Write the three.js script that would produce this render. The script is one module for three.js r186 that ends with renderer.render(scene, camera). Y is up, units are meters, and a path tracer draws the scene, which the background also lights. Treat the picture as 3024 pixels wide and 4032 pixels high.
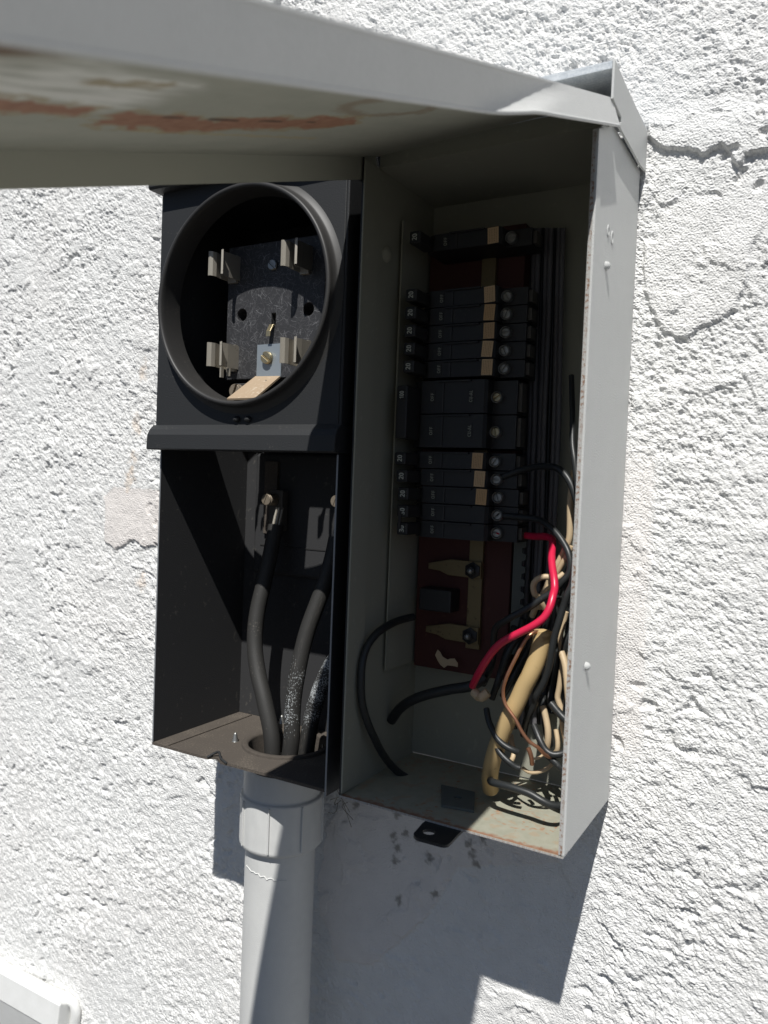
import * as THREE from 'three';
import { RoundedBoxGeometry } from 'three/addons/geometries/RoundedBoxGeometry.js';
import { mergeGeometries } from 'three/addons/utils/BufferGeometryUtils.js';

// ------------------------------------------------------------------ camera, sky, sun, exposure
// x to the right along the wall, y up, z out of the wall; origin at the lower right back corner of the breaker box
const scene = new THREE.Scene();
const F = 3088.372, PW = 3024, PH = 4032;
const camera = new THREE.PerspectiveCamera(2 * Math.atan(PH / 2 / F) * 180 / Math.PI, PW / PH, 0.02, 600);
camera.position.set(0.14537, 0.243942, 0.633505);
camera.rotation.order = 'YXZ';
camera.rotation.set(-0.035782, 0.521321, 0.039113);
camera.updateMatrixWorld(true);
camera.focus = 0.68; camera.userData.fStop = 9;

const SKY = 0.6, SUN = new THREE.Vector3(0.262, 1.47, 1.0).normalize();
{ // clear sky: air only, paler towards the horizon and round the sun
  const w = 256, h = 128, d = new Float32Array(w * h * 4), v = new THREE.Vector3();
  for (let j = 0; j < h; j++) for (let i = 0; i < w; i++) {
    const th = (j + 0.5) / h * Math.PI - Math.PI / 2, ph = ((i + 0.5) / w - 0.5) * 2 * Math.PI; v.set(Math.cos(th) * Math.cos(ph), Math.sin(th), Math.cos(th) * Math.sin(ph));
    const e = Math.max(0, v.y), f = Math.pow(1 - e, 3), g = Math.pow(Math.max(0, v.dot(SUN)), 12), k = (j * w + i) * 4, S = SKY;
    d[k] = S * (0.115 + 0.17 * f + 0.30 * g); d[k + 1] = S * (0.185 + 0.19 * f + 0.29 * g); d[k + 2] = S * (0.33 + 0.2 * f + 0.26 * g); d[k + 3] = 1;
  }
  const t = new THREE.DataTexture(d, w, h, THREE.RGBAFormat, THREE.FloatType); t.mapping = THREE.EquirectangularReflectionMapping; t.magFilter = t.minFilter = THREE.LinearFilter; t.needsUpdate = true;
  scene.background = t; scene.environment = t;
}
const sun = new THREE.DirectionalLight(new THREE.Color(1.0, 0.985, 0.955), 5);
sun.name = 'sun';
sun.position.copy(SUN).multiplyScalar(6).add(new THREE.Vector3(-0.2, 0.2, 0)); sun.target.position.set(-0.2, 0.2, 0);
sun.castShadow = true; sun.shadow.mapSize.set(4096, 4096); sun.shadow.radius = 1;
Object.assign(sun.shadow.camera, { left: -1.2, right: 1.2, top: 1.2, bottom: -1.2, near: 1, far: 12 });
scene.add(sun, sun.target);
const renderer = new THREE.WebGLRenderer({ antialias: true });
renderer.setSize(768, 1024);
renderer.toneMapping = THREE.LinearToneMapping;
renderer.toneMappingExposure = 0.94;
renderer.shadowMap.enabled = true; renderer.shadowMap.type = THREE.PCFSoftShadowMap;

// ------------------------------------------------------------------ helpers
let seed = 12345;
const rnd = () => { seed = (seed * 1664525 + 1013904223) >>> 0; return seed / 4294967296; };
const rr = (a, b) => a + (b - a) * rnd();
const perm = new Uint16Array(1024);
{ const p = [...Array(512).keys()]; for (let i = 511; i > 0; i--) { const j = (rnd() * (i + 1)) | 0; [p[i], p[j]] = [p[j], p[i]]; } for (let i = 0; i < 1024; i++) perm[i] = p[i & 511]; }
const GX = new Float32Array(512), GY = new Float32Array(512);
for (let i = 0; i < 512; i++) { const a = rnd() * 6.28318; GX[i] = Math.cos(a); GY[i] = Math.sin(a); }
function noise(x, y) {                                   // gradient noise, about -0.7 .. 0.7
  const xi = Math.floor(x), yi = Math.floor(y), fx = x - xi, fy = y - yi, X = xi & 511, Y = yi & 511;
  const u = fx * fx * fx * (fx * (fx * 6 - 15) + 10), v = fy * fy * fy * (fy * (fy * 6 - 15) + 10);
  const a = perm[X] + Y, b = perm[(X + 1) & 511] + Y;
  const g00 = perm[a & 1023], g01 = perm[(a + 1) & 1023], g10 = perm[b & 1023], g11 = perm[(b + 1) & 1023];
  const n00 = GX[g00] * fx + GY[g00] * fy, n10 = GX[g10] * (fx - 1) + GY[g10] * fy;
  const n01 = GX[g01] * fx + GY[g01] * (fy - 1), n11 = GX[g11] * (fx - 1) + GY[g11] * (fy - 1);
  return (n00 + (n10 - n00) * u) * (1 - v) + (n01 + (n11 - n01) * u) * v;
}
const fbm = (x, y, o = 4) => { let s = 0, a = 1, f = 1; for (let i = 0; i < o; i++) { s += a * noise(x * f + i * 17.3, y * f - i * 9.1); a *= 0.5; f *= 2.03; } return s; };
const clamp = (v, a = 0, b = 1) => Math.min(b, Math.max(a, v));
const sstep = (a, b, x) => { const t = clamp((x - a) / (b - a)); return t * t * (3 - 2 * t); };
const mixc = (a, b, t) => [a[0] + (b[0] - a[0]) * t, a[1] + (b[1] - a[1]) * t, a[2] + (b[2] - a[2]) * t];
const toS = v => { v = clamp(v); return 255 * (v <= 0.0031308 ? 12.92 * v : 1.055 * Math.pow(v, 1 / 2.4) - 0.055); };
function tex(w, h, fn, srgb = true, repeat = null) {     // fn(u, v) -> linear [r,g,b] or a height; v runs up
  const d = new Uint8Array(w * h * 4);
  for (let j = 0; j < h; j++) for (let i = 0; i < w; i++) {
    const c = fn((i + 0.5) / w, (j + 0.5) / h), k = (j * w + i) * 4;
    if (srgb) { d[k] = toS(c[0]); d[k + 1] = toS(c[1]); d[k + 2] = toS(c[2]); } else d[k] = d[k + 1] = d[k + 2] = clamp(c) * 255;
    d[k + 3] = 255;
  }
  const t = new THREE.DataTexture(d, w, h); t.magFilter = THREE.LinearFilter; t.minFilter = THREE.LinearMipmapLinearFilter; t.generateMipmaps = true;
  t.wrapS = t.wrapT = THREE.RepeatWrapping; if (srgb) t.colorSpace = THREE.SRGBColorSpace; if (repeat) t.repeat.set(...repeat);
  t.needsUpdate = true; return t;
}
// periodic noise for tiling textures
const pn = (u, v, f, s = 0) => {
  const a = u * f, b = v * f, w = (x, y) => noise(x + s, y + s * 1.7), tu = u, tv = v;
  return (w(a, b) * (1 - tu) + w(a - f, b) * tu) * (1 - tv) + (w(a, b - f) * (1 - tu) + w(a - f, b - f) * tu) * tv;
};
const std = (o) => new THREE.MeshStandardMaterial(o);
const L = (r, g, b) => new THREE.Color().setRGB(r, g, b);

const MIN = camera.matrixWorld;
function U(px, py, z) {                                  // pixel of the photograph + its distance from the wall -> point in the place
  const d = new THREE.Vector3((px - PW / 2) / F, -(py - PH / 2) / F, -1).transformDirection(MIN), o = camera.position;
  return o.clone().addScaledVector(d, (z - o.z) / d.z);
}
const bases = new Map(), taken = new Map();
function numbered(n) { const k = taken.get(n) || 0; taken.set(n, k + 1); return k ? n + '_' + String(k).padStart(3, '0') : n; }
function thing(name, label, category, pos = [0, 0, 0], group) {
  const g = new THREE.Group(); g.name = numbered(name); g.position.set(...pos); g.userData = { label, category }; if (group) g.userData.group = group;
  bases.set(g, new THREE.Vector3(...pos)); scene.add(g); return g;
}
function part(parent, name, geo, mat, label) {           // geo is given in the place's own coordinates
  const b = bases.get(parent), g = geo.clone(); g.translate(-b.x, -b.y, -b.z);
  const m = new THREE.Mesh(g, mat); m.name = name; m.castShadow = m.receiveShadow = true; if (label) m.userData.label = label;
  bases.set(m, b); parent.add(m); return m;
}
function solo(name, geo, mat, label, category, group, pos) { // a thing that is one mesh
  geo.computeBoundingBox(); const bb = geo.boundingBox, p = pos || [(bb.min.x + bb.max.x) / 2, bb.min.y, (bb.min.z + bb.max.z) / 2];
  const g = geo.clone(); g.translate(-p[0], -p[1], -p[2]);
  const m = new THREE.Mesh(g, mat); m.name = numbered(name); m.position.set(...p); m.castShadow = m.receiveShadow = true;
  m.userData = { label, category }; if (group) m.userData.group = group; bases.set(m, new THREE.Vector3(...p)); scene.add(m); return m;
}
function mUV(g) {                                        // uv in metres by the way a face points
  const q = g.index ? g.toNonIndexed() : g; q.computeBoundingBox();
  const p = q.attributes.position, uv = new Float32Array(p.count * 2), a = new THREE.Vector3(), b = new THREE.Vector3(), c = new THREE.Vector3();
  for (let i = 0; i < p.count; i += 3) {
    a.fromBufferAttribute(p, i); b.fromBufferAttribute(p, i + 1); c.fromBufferAttribute(p, i + 2);
    const n = b.clone().sub(a).cross(c.clone().sub(a)), x = Math.abs(n.x), y = Math.abs(n.y), z = Math.abs(n.z);
    [a, b, c].forEach((v, k) => { const o = (i + k) * 2; if (x >= y && x >= z) { uv[o] = v.z; uv[o + 1] = v.y; } else if (y >= z) { uv[o] = v.x; uv[o + 1] = v.z; } else { uv[o] = v.x; uv[o + 1] = v.y; } });
  }
  q.setAttribute('uv', new THREE.BufferAttribute(uv, 2)); return q;
}
function box(x0, x1, y0, y1, z0, z1, bev = 0) {
  const w = x1 - x0, h = y1 - y0, d = z1 - z0;
  const g = bev ? new RoundedBoxGeometry(w, h, d, 2, Math.min(bev, w / 2.01, h / 2.01, d / 2.01)) : new THREE.BoxGeometry(w, h, d);
  g.translate((x0 + x1) / 2, (y0 + y1) / 2, (z0 + z1) / 2);
  const gr = g.groups.slice(), q = mUV(g); if (!bev) { q.clearGroups(); gr.forEach(r => q.addGroup(r.start, r.count, r.materialIndex)); } else q.clearGroups();
  return q;
}
function prismX(pts, x0, x1, bev = 0) {                  // outline in (z, y), thick along x
  const s = new THREE.Shape(pts.map(p => new THREE.Vector2(-p[0], p[1])));
  const g = new THREE.ExtrudeGeometry(s, { depth: x1 - x0 - 2 * bev, bevelEnabled: bev > 0, bevelSize: bev, bevelThickness: bev, bevelSegments: 2, bevelOffset: -bev, steps: 1 });
  g.translate(0, 0, bev); g.rotateY(Math.PI / 2); g.translate(x0, 0, 0); g.clearGroups(); return mUV(g);
}
function prismY(pts, y0, y1, holes = []) {               // outline in (x, z), thick along y
  const s = new THREE.Shape(pts.map(p => new THREE.Vector2(p[0], -p[1])));
  holes.forEach(h => s.holes.push(new THREE.Path(h.map(p => new THREE.Vector2(p[0], -p[1])))));
  const g = new THREE.ExtrudeGeometry(s, { depth: y1 - y0, bevelEnabled: false }); g.rotateX(-Math.PI / 2); g.translate(0, y0, 0); g.clearGroups(); return mUV(g);
}
function prismZ(pts, z0, z1, holes = [], bev = 0) {      // outline in (x, y), thick along z
  const s = new THREE.Shape(pts.map(p => new THREE.Vector2(...p))); holes.forEach(h => s.holes.push(new THREE.Path(h.map(p => new THREE.Vector2(...p)))));
  const g = new THREE.ExtrudeGeometry(s, { depth: z1 - z0 - 2 * bev, bevelEnabled: bev > 0, bevelSize: bev, bevelThickness: bev, bevelSegments: 2, bevelOffset: -bev, curveSegments: 48 });
  g.translate(0, 0, z0 + bev); g.clearGroups(); return mUV(g);
}
const circ = (cx, cy, r, n = 48, a0 = 0) => [...Array(n).keys()].map(i => [cx + r * Math.cos(a0 + i / n * 2 * Math.PI), cy + r * Math.sin(a0 + i / n * 2 * Math.PI)]);
function tube(pts, r, radial = 10, step = 0.004, rEnd = null, wob = 0) {
  const curve = new THREE.CatmullRomCurve3(pts, false, 'centripetal'), len = curve.getLength(), n = Math.max(6, Math.ceil(len / step));
  const fr = curve.computeFrenetFrames(n, false), pos = [], uv = [], idx = [];
  for (let i = 0; i <= n; i++) {
    const c = curve.getPointAt(i / n), R0 = r + (rEnd === null ? 0 : (rEnd - r) * i / n), R = R0 * (1 + wob * noise(i * step / 0.02, r * 1000));
    for (let j = 0; j <= radial; j++) { const a = j / radial * 2 * Math.PI, p = c.clone().addScaledVector(fr.normals[i], Math.cos(a) * R).addScaledVector(fr.binormals[i], Math.sin(a) * R); pos.push(p.x, p.y, p.z); uv.push(i / n * len, j / radial * 2 * Math.PI * r); }
  }
  for (let i = 0; i < n; i++) for (let j = 0; j < radial; j++) { const a = i * (radial + 1) + j, b = a + radial + 1; idx.push(a, b, a + 1, b, b + 1, a + 1); }
  for (const e of [0, n]) {
    const c = curve.getPointAt(e / n), k = pos.length / 3, t = curve.getTangentAt(e / n).multiplyScalar((e ? 1 : -1) * r * 0.25); pos.push(c.x + t.x, c.y + t.y, c.z + t.z); uv.push(0, 0);
    const s = e * (radial + 1), q = k + 1;
    for (let j = 0; j <= radial; j++) { pos.push(pos[(s + j) * 3], pos[(s + j) * 3 + 1], pos[(s + j) * 3 + 2]); uv.push(0, 0); }
    for (let j = 0; j < radial; j++) e ? idx.push(k, q + j, q + j + 1) : idx.push(k, q + j + 1, q + j);
  }
  const g = new THREE.BufferGeometry(); g.setAttribute('position', new THREE.Float32BufferAttribute(pos, 3)); g.setAttribute('uv', new THREE.Float32BufferAttribute(uv, 2)); g.setIndex(idx); g.computeVertexNormals(); return g;
}
const V = (x, y, z) => new THREE.Vector3(x, y, z);
function lathe(prof, seg = 48) { return new THREE.LatheGeometry(prof.map(p => new THREE.Vector2(p[0], p[1])), seg); }  // about y
const alongZ = (g, x, y, z) => { g.rotateX(Math.PI / 2); g.translate(x, y, z); return g; };                              // lathe axis y -> +z
const merge = (...a) => { const q = a.map(g => { const h = g.index ? g.toNonIndexed() : g.clone(); h.clearGroups(); for (const k of Object.keys(h.attributes)) if (!['position', 'normal', 'uv'].includes(k)) h.deleteAttribute(k); return h; }); return mergeGeometries(q); };
function screwHead(x, y, z, r, h, ang, rim = 0.3) {      // slotted head facing +z, its slot a real groove
  const dome = lathe([[0, 0], [r, 0], [r, h * 0.5], [r * 0.9, h * 0.55], [0, h * 0.55]], 24); alongZ(dome, 0, 0, 0);
  const half = s => { const a0 = 0.17, pts = []; for (let i = 0; i <= 12; i++) { const a = a0 + (Math.PI - 2 * a0) * i / 12; pts.push([r * 0.97 * Math.cos(a), s * r * 0.97 * Math.sin(a)]); } if (s < 0) pts.reverse(); return prismZ(pts, h * 0.5, h, [], r * 0.09); };
  const g = merge(dome, half(1), half(-1)); g.rotateZ(ang); g.translate(x, y, z); return g;
}

// ------------------------------------------------------------------ materials
const orange = tex(256, 256, (u, v) => 0.5 + 0.9 * pn(u, v, 40) + 0.5 * pn(u, v, 90, 5), false, [22, 22]);   // orange-peel paint, one tile 45 mm
const speck = (base, dust, dens, f = 60) => tex(512, 512, (u, v) => { const a = pn(u, v, f, 3) + 0.6 * pn(u, v, f * 2.3, 8), b = pn(u, v, 6, 11); return mixc(base, dust, clamp(sstep(dens, dens + 0.35, a + b * 0.6))); }, true, [8, 8]);
const M = {
  greyPaint: std({ color: 0xffffff, map: tex(512, 512, (u, v) => { const n = 0.5 * pn(u, v, 5, 2) + 0.3 * pn(u, v, 22, 7); return mixc([0.55, 0.555, 0.54], [0.6, 0.605, 0.585], clamp(0.5 + n)); }, true, [5, 5]), roughness: 0.52, bumpMap: orange, bumpScale: 0.00012 }),
  lidPaint: std({ color: 0xffffff, map: tex(512, 512, (u, v) => { const n = 0.5 * pn(u, v, 9, 2) + 0.5 * pn(u, v, 60, 7); return mixc([0.54, 0.545, 0.53], [0.6, 0.6, 0.585], clamp(0.5 + n)); }, true, [6, 6]), roughness: 0.6, bumpMap: orange, bumpScale: 0.00015 }),
  galv: std({ color: 0xffffff, map: tex(512, 512, (u, v) => { const n = pn(u, v, 14, 4) + 0.8 * pn(u, v, 70, 9); return mixc([0.46, 0.5, 0.54], [0.68, 0.71, 0.73], sstep(-0.5, 0.6, n)); }, true, [9, 9]), roughness: 0.7 }),
  inner: std({ color: 0xffffff, map: speck([0.34, 0.335, 0.27], [0.39, 0.38, 0.31], 0.25, 20), roughness: 0.75 }),
  black: std({ color: 0xffffff, map: speck([0.022, 0.0225, 0.024], [0.085, 0.08, 0.07], 0.42, 70), roughness: 0.6, bumpMap: orange, bumpScale: 0.0001 }),
  blackIn: std({ color: 0xffffff, map: speck([0.031, 0.031, 0.032], [0.07, 0.066, 0.06], 0.3, 22), roughness: 0.75, bumpMap: orange, bumpScale: 0.0001 }),
  dusty: std({ color: 0xffffff, map: speck([0.085, 0.072, 0.058], [0.15, 0.125, 0.1], 0.1, 80), roughness: 0.95, bumpMap: orange, bumpScale: 0.0002 }),
  ringBlack: std({ color: 0xffffff, map: speck([0.035, 0.034, 0.033], [0.14, 0.125, 0.11], 0.35, 50), roughness: 0.5 }),
  edgeGrey: std({ color: L(0.3, 0.31, 0.32), roughness: 0.5, metalness: 0.3 }),
  rustEdge: std({ color: 0xffffff, map: tex(256, 256, (u, v) => mixc([0.45, 0.44, 0.42], [0.24, 0.14, 0.09], sstep(-0.1, 0.5, pn(u, v, 30) + 0.9 * pn(u, v, 75, 6))), true, [16, 16]), roughness: 0.9 }),
  pvc: std({ color: 0xffffff, map: tex(512, 512, (u, v) => mixc([0.62, 0.62, 0.6], [0.68, 0.68, 0.655], clamp(0.5 + pn(u, v, 8) + 0.5 * pn(u, v, 40, 3))), true, [4, 4]), roughness: 0.6, bumpMap: orange, bumpScale: 0.0001 }),
  jaw: std({ color: 0xffffff, map: speck([0.42, 0.39, 0.33], [0.16, 0.13, 0.095], 0.35, 34), roughness: 0.5, metalness: 0.55 }),
  zinc: std({ color: 0xffffff, map: speck([0.40, 0.45, 0.48], [0.55, 0.5, 0.4], 0.5, 40), roughness: 0.42, metalness: 0.55 }),
  rustPlate: std({ color: 0xffffff, map: speck([0.4, 0.3, 0.2], [0.52, 0.43, 0.32], 0.2, 40), roughness: 0.85 }),
  brass: std({ color: L(0.5, 0.42, 0.26), roughness: 0.35, metalness: 0.85 }),
  steel: std({ color: L(0.4, 0.4, 0.38), roughness: 0.4, metalness: 0.8 }),
  brassBar: std({ color: 0xffffff, map: speck([0.22, 0.17, 0.085], [0.12, 0.09, 0.05], 0.3, 30), roughness: 0.5, metalness: 0.5 }),
  redBase: std({ color: 0xffffff, map: speck([0.075, 0.022, 0.016], [0.11, 0.04, 0.027], 0.3, 24), roughness: 0.7 }),
  breaker: std({ color: 0xffffff, map: speck([0.02, 0.02, 0.02], [0.05, 0.048, 0.044], 0.45, 50), roughness: 0.5 }),
  handle: std({ color: L(0.028, 0.027, 0.026), roughness: 0.45 }),
  wireBlack: std({ color: 0xffffff, map: speck([0.024, 0.026, 0.026], [0.09, 0.09, 0.082], 0.5, 60), roughness: 0.42 }),
  cable: std({ color: 0xffffff, map: speck([0.03, 0.029, 0.027], [0.1, 0.09, 0.075], 0.3, 70), roughness: 0.65, bumpMap: orange, bumpScale: 0.0001 }),
  wireRed: std({ color: L(0.66, 0.02, 0.07), roughness: 0.32 }),
  wireTan: std({ color: 0xffffff, map: speck([0.6, 0.46, 0.29], [0.42, 0.29, 0.16], 0.35, 26), roughness: 0.5 }),
  cableTan: std({ color: 0xffffff, map: speck([0.56, 0.4, 0.19], [0.38, 0.24, 0.1], 0.32, 16), roughness: 0.55 }),
  wireGrey: std({ color: L(0.15, 0.145, 0.15), roughness: 0.55 }),
  copper: std({ color: L(0.55, 0.27, 0.16), roughness: 0.38, metalness: 0.8 }),
  paper: std({ color: L(0.55, 0.42, 0.27), roughness: 0.95, side: THREE.DoubleSide }),
  whiteTrim: std({ color: 0xffffff, map: tex(256, 256, (u, v) => mixc([0.76, 0.76, 0.735], [0.82, 0.82, 0.8], clamp(0.5 + pn(u, v, 12) + 0.5 * pn(u, v, 50, 2))), true, [6, 6]), roughness: 0.55, bumpMap: orange, bumpScale: 0.0001 }),
  oldZinc: std({ color: 0xffffff, map: speck([0.13, 0.14, 0.125], [0.45, 0.45, 0.42], 0.5, 30), roughness: 0.8 }),
  lugMetal: std({ color: 0xffffff, map: speck([0.1, 0.092, 0.08], [0.17, 0.15, 0.12], 0.3, 40), roughness: 0.7, metalness: 0.2 }),
  oldScrew: std({ color: 0xffffff, map: speck([0.3, 0.25, 0.19], [0.14, 0.11, 0.08], 0.2, 40), roughness: 0.5, metalness: 0.5 }),
  weed: std({ color: L(0.3, 0.27, 0.22), roughness: 0.9 }),
};

// ------------------------------------------------------------------ ground
{
  const g = new THREE.PlaneGeometry(400, 400, 8, 8); g.rotateX(-Math.PI / 2); const uv = g.attributes.uv; for (let i = 0; i < uv.count; i++) uv.setXY(i, uv.getX(i) * 400, uv.getY(i) * 400);
  const m = new THREE.Mesh(g, std({ color: 0xffffff, map: tex(512, 512, (u, v) => mixc([0.045, 0.045, 0.044], [0.065, 0.064, 0.062], clamp(0.5 + pn(u, v, 9) + 0.8 * pn(u, v, 60, 3)))), roughness: 0.95 }));
  m.name = 'ground'; m.position.y = -1.35; m.receiveShadow = true; m.userData = { kind: 'structure', label: 'dark asphalt ground at the foot of the wall' }; scene.add(m);
}

// ------------------------------------------------------------------ stucco wall: relief is geometry
const polys = [
  { h: 0.0026, grain: 0.5, tint: 0.1, w: 0.0009, p: [[0.006, 0.4403], [0.006, 0.4226], [0.0082, 0.4046], [0.0124, 0.3901], [0.019, 0.3772], [0.0254, 0.3689], [0.034, 0.3653], [0.0423, 0.3644], [0.0485, 0.3709], [0.062, 0.3751], [0.0734, 0.3836], [0.0802, 0.4023], [0.0821, 0.4263], [0.0896, 0.4411], [0.0906, 0.4665], [0.0721, 0.4868], [0.0661, 0.4819], [0.0531, 0.4721], [0.0338, 0.4681], [0.0175, 0.46], [0.0159, 0.4391]] },
  { h: 0.0042, grain: 0.7, tint: 0, w: 0.0008, p: [[0.0042, 0.5208], [0.0077, 0.5193], [0.0131, 0.5131], [0.0201, 0.5088], [0.0294, 0.5076], [0.0402, 0.5044], [0.0436, 0.5008], [0.0501, 0.501], [0.0516, 0.5037], [0.0586, 0.505], [0.0627, 0.5017], [0.0662, 0.4961], [0.0664, 0.4919], [0.072, 0.4876], [0.0755, 0.4953], [0.1, 0.4965], [0.094, 0.525], [0.06, 0.54], [0.0029, 0.5465]] },
  { h: 0.0024, grain: 0.32, tint: 0.9, w: 0.0007, p: [[-0.5996, 0.2164], [-0.5837, 0.2283], [-0.5099, 0.2274], [-0.4, 0.22], [-0.4, 0.172], [-0.4795, 0.1702], [-0.51, 0.1658], [-0.5312, 0.1619], [-0.5417, 0.1675], [-0.5522, 0.1683], [-0.565, 0.1603], [-0.5782, 0.156], [-0.5865, 0.1606], [-0.5976, 0.1636], [-0.5958, 0.1902]] },
  { h: 0.0026, grain: 0.16, tint: 0.6, w: 0.0007, p: [[-0.2511, -0.0578], [-0.2613, -0.0779], [-0.2718, -0.0969], [-0.27, -0.1019], [-0.2743, -0.1154], [-0.2722, -0.1259], [-0.2786, -0.1498], [-0.2758, -0.1599], [-0.2726, -0.183], [-0.2623, -0.1944], [-0.2526, -0.2204], [-0.2113, -0.2116], [-0.1559, -0.1463], [-0.1292, -0.0946], [-0.0381, -0.0652], [-0.02, -0.01], [-0.2, -0.02]] },
];
for (const q of polys) { q.bb = [Math.min(...q.p.map(a => a[0])) - 0.01, Math.max(...q.p.map(a => a[0])) + 0.01, Math.min(...q.p.map(a => a[1])) - 0.01, Math.max(...q.p.map(a => a[1])) + 0.01]; }
function polyIn(q, x, y) {                               // signed distance, positive inside
  let d = 1e9, ins = false; const p = q.p;
  for (let i = 0, j = p.length - 1; i < p.length; j = i++) {
    const [ax, ay] = p[i], [bx, by] = p[j], ex = bx - ax, ey = by - ay, t = clamp(((x - ax) * ex + (y - ay) * ey) / (ex * ex + ey * ey)), dx = x - ax - ex * t, dy = y - ay - ey * t;
    d = Math.min(d, dx * dx + dy * dy);
    if ((ay > y) !== (by > y) && x < ex * (y - ay) / ey + ax) ins = !ins;
  }
  return (ins ? 1 : -1) * Math.sqrt(d);
}
const stains = [[-0.2384, -0.0645], [-0.1927, -0.0625], [-0.1835, -0.0783], [-0.196, -0.0846], [-0.1913, -0.094], [-0.1924, -0.1065], [-0.1701, -0.0793], [-0.1579, -0.0939], [-0.15, -0.1243], [-0.1857, -0.1411], [-0.1158, -0.0794], [-0.1116, -0.0869], [-0.1193, -0.071], [-0.1059, -0.0624]];
const rusty = [[-0.552, 0.262], [-0.555, 0.245], [-0.549, 0.30], [-0.56, 0.235], [-0.54, 0.36], [-0.535, 0.12]];
function stucco(x, y, fine) {
  const wx = x + 0.006 * noise(x * 30, y * 30), wy = y + 0.006 * noise(x * 30 + 40, y * 30);
  let h = 0.002 * noise(x * 7, y * 7), grain = 1, tint = 0.25 * clamp(noise(x * 9 + 3, y * 6) + 0.1);
  const a = fbm(wx * 13 + 5, wy * 17, 4), b = fbm(wx * 26 + 50, wy * 21 + 9, 4), br = clamp(0.45 + 1.6 * noise(x * 24 + 7, y * 24 + 3));
  const pa = sstep(0.10, 0.15, a) * br, pb = sstep(0.30, 0.34, b);       // trowelled plates with broken edges
  h += 0.0014 * pa + 0.0012 * pb; grain *= 1 - 0.3 * pa * sstep(0.1, 0.5, a) - 0.25 * pb;
  const pit = sstep(0.26, 0.36, noise(wx * 75 + 9, wy * 95)) * sstep(0.0, 0.3, noise(x * 11, y * 9 + 30)); h -= 0.0026 * pit;
  grain *= 0.85 + 0.7 * noise(x * 10 + 70, y * 12);
  const strip = sstep(0.026, 0.018, x) * sstep(-0.002, 0.0, x) * sstep(0.02, 0.05, y) * sstep(0.3, 0.25, y); grain *= 1 - 0.55 * strip; tint = Math.max(tint, 0.55 * strip);
  const under = sstep(-0.27, -0.25, x) * sstep(-0.0, -0.03, x) * sstep(0.03, 0.0, y) * sstep(-0.36, -0.2, y); grain *= 1 - 0.55 * under;
  for (const q of polys) if (x > q.bb[0] && x < q.bb[1] && y > q.bb[2] && y < q.bb[3]) {
    const s = polyIn(q, x + 0.0018 * noise(x * 160, y * 160), y + 0.0018 * noise(x * 160 + 9, y * 160)), m = sstep(-q.w, q.w, s);
    h += q.h * m * (1 - 0.6 * sstep(0.01, 0.04, s)) * sstep(q.bb[3] - 0.012, q.bb[2] + 0.45 * (q.bb[3] - q.bb[2]), y); grain *= 1 - (1 - q.grain) * m; tint = Math.max(tint, q.tint * m);
  }
  if (fine) {
    const gx = x + 0.0016 * noise(x * 190, y * 190), gy = y + 0.0016 * noise(x * 190 + 31, y * 190 + 17);
    const n1 = noise(gx * 270, gy * 300), n2 = noise(gx * 430 + 11, gy * 450), n0 = noise(x * 120 + 4, y * 135);
    const lump = 0.55 - 2.4 * Math.abs(n1);
    h += grain * (0.0014 * lump + 0.0014 * n2 + 0.0015 * n0);
  }
  return [h - 0.0022, grain, tint];
}
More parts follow.
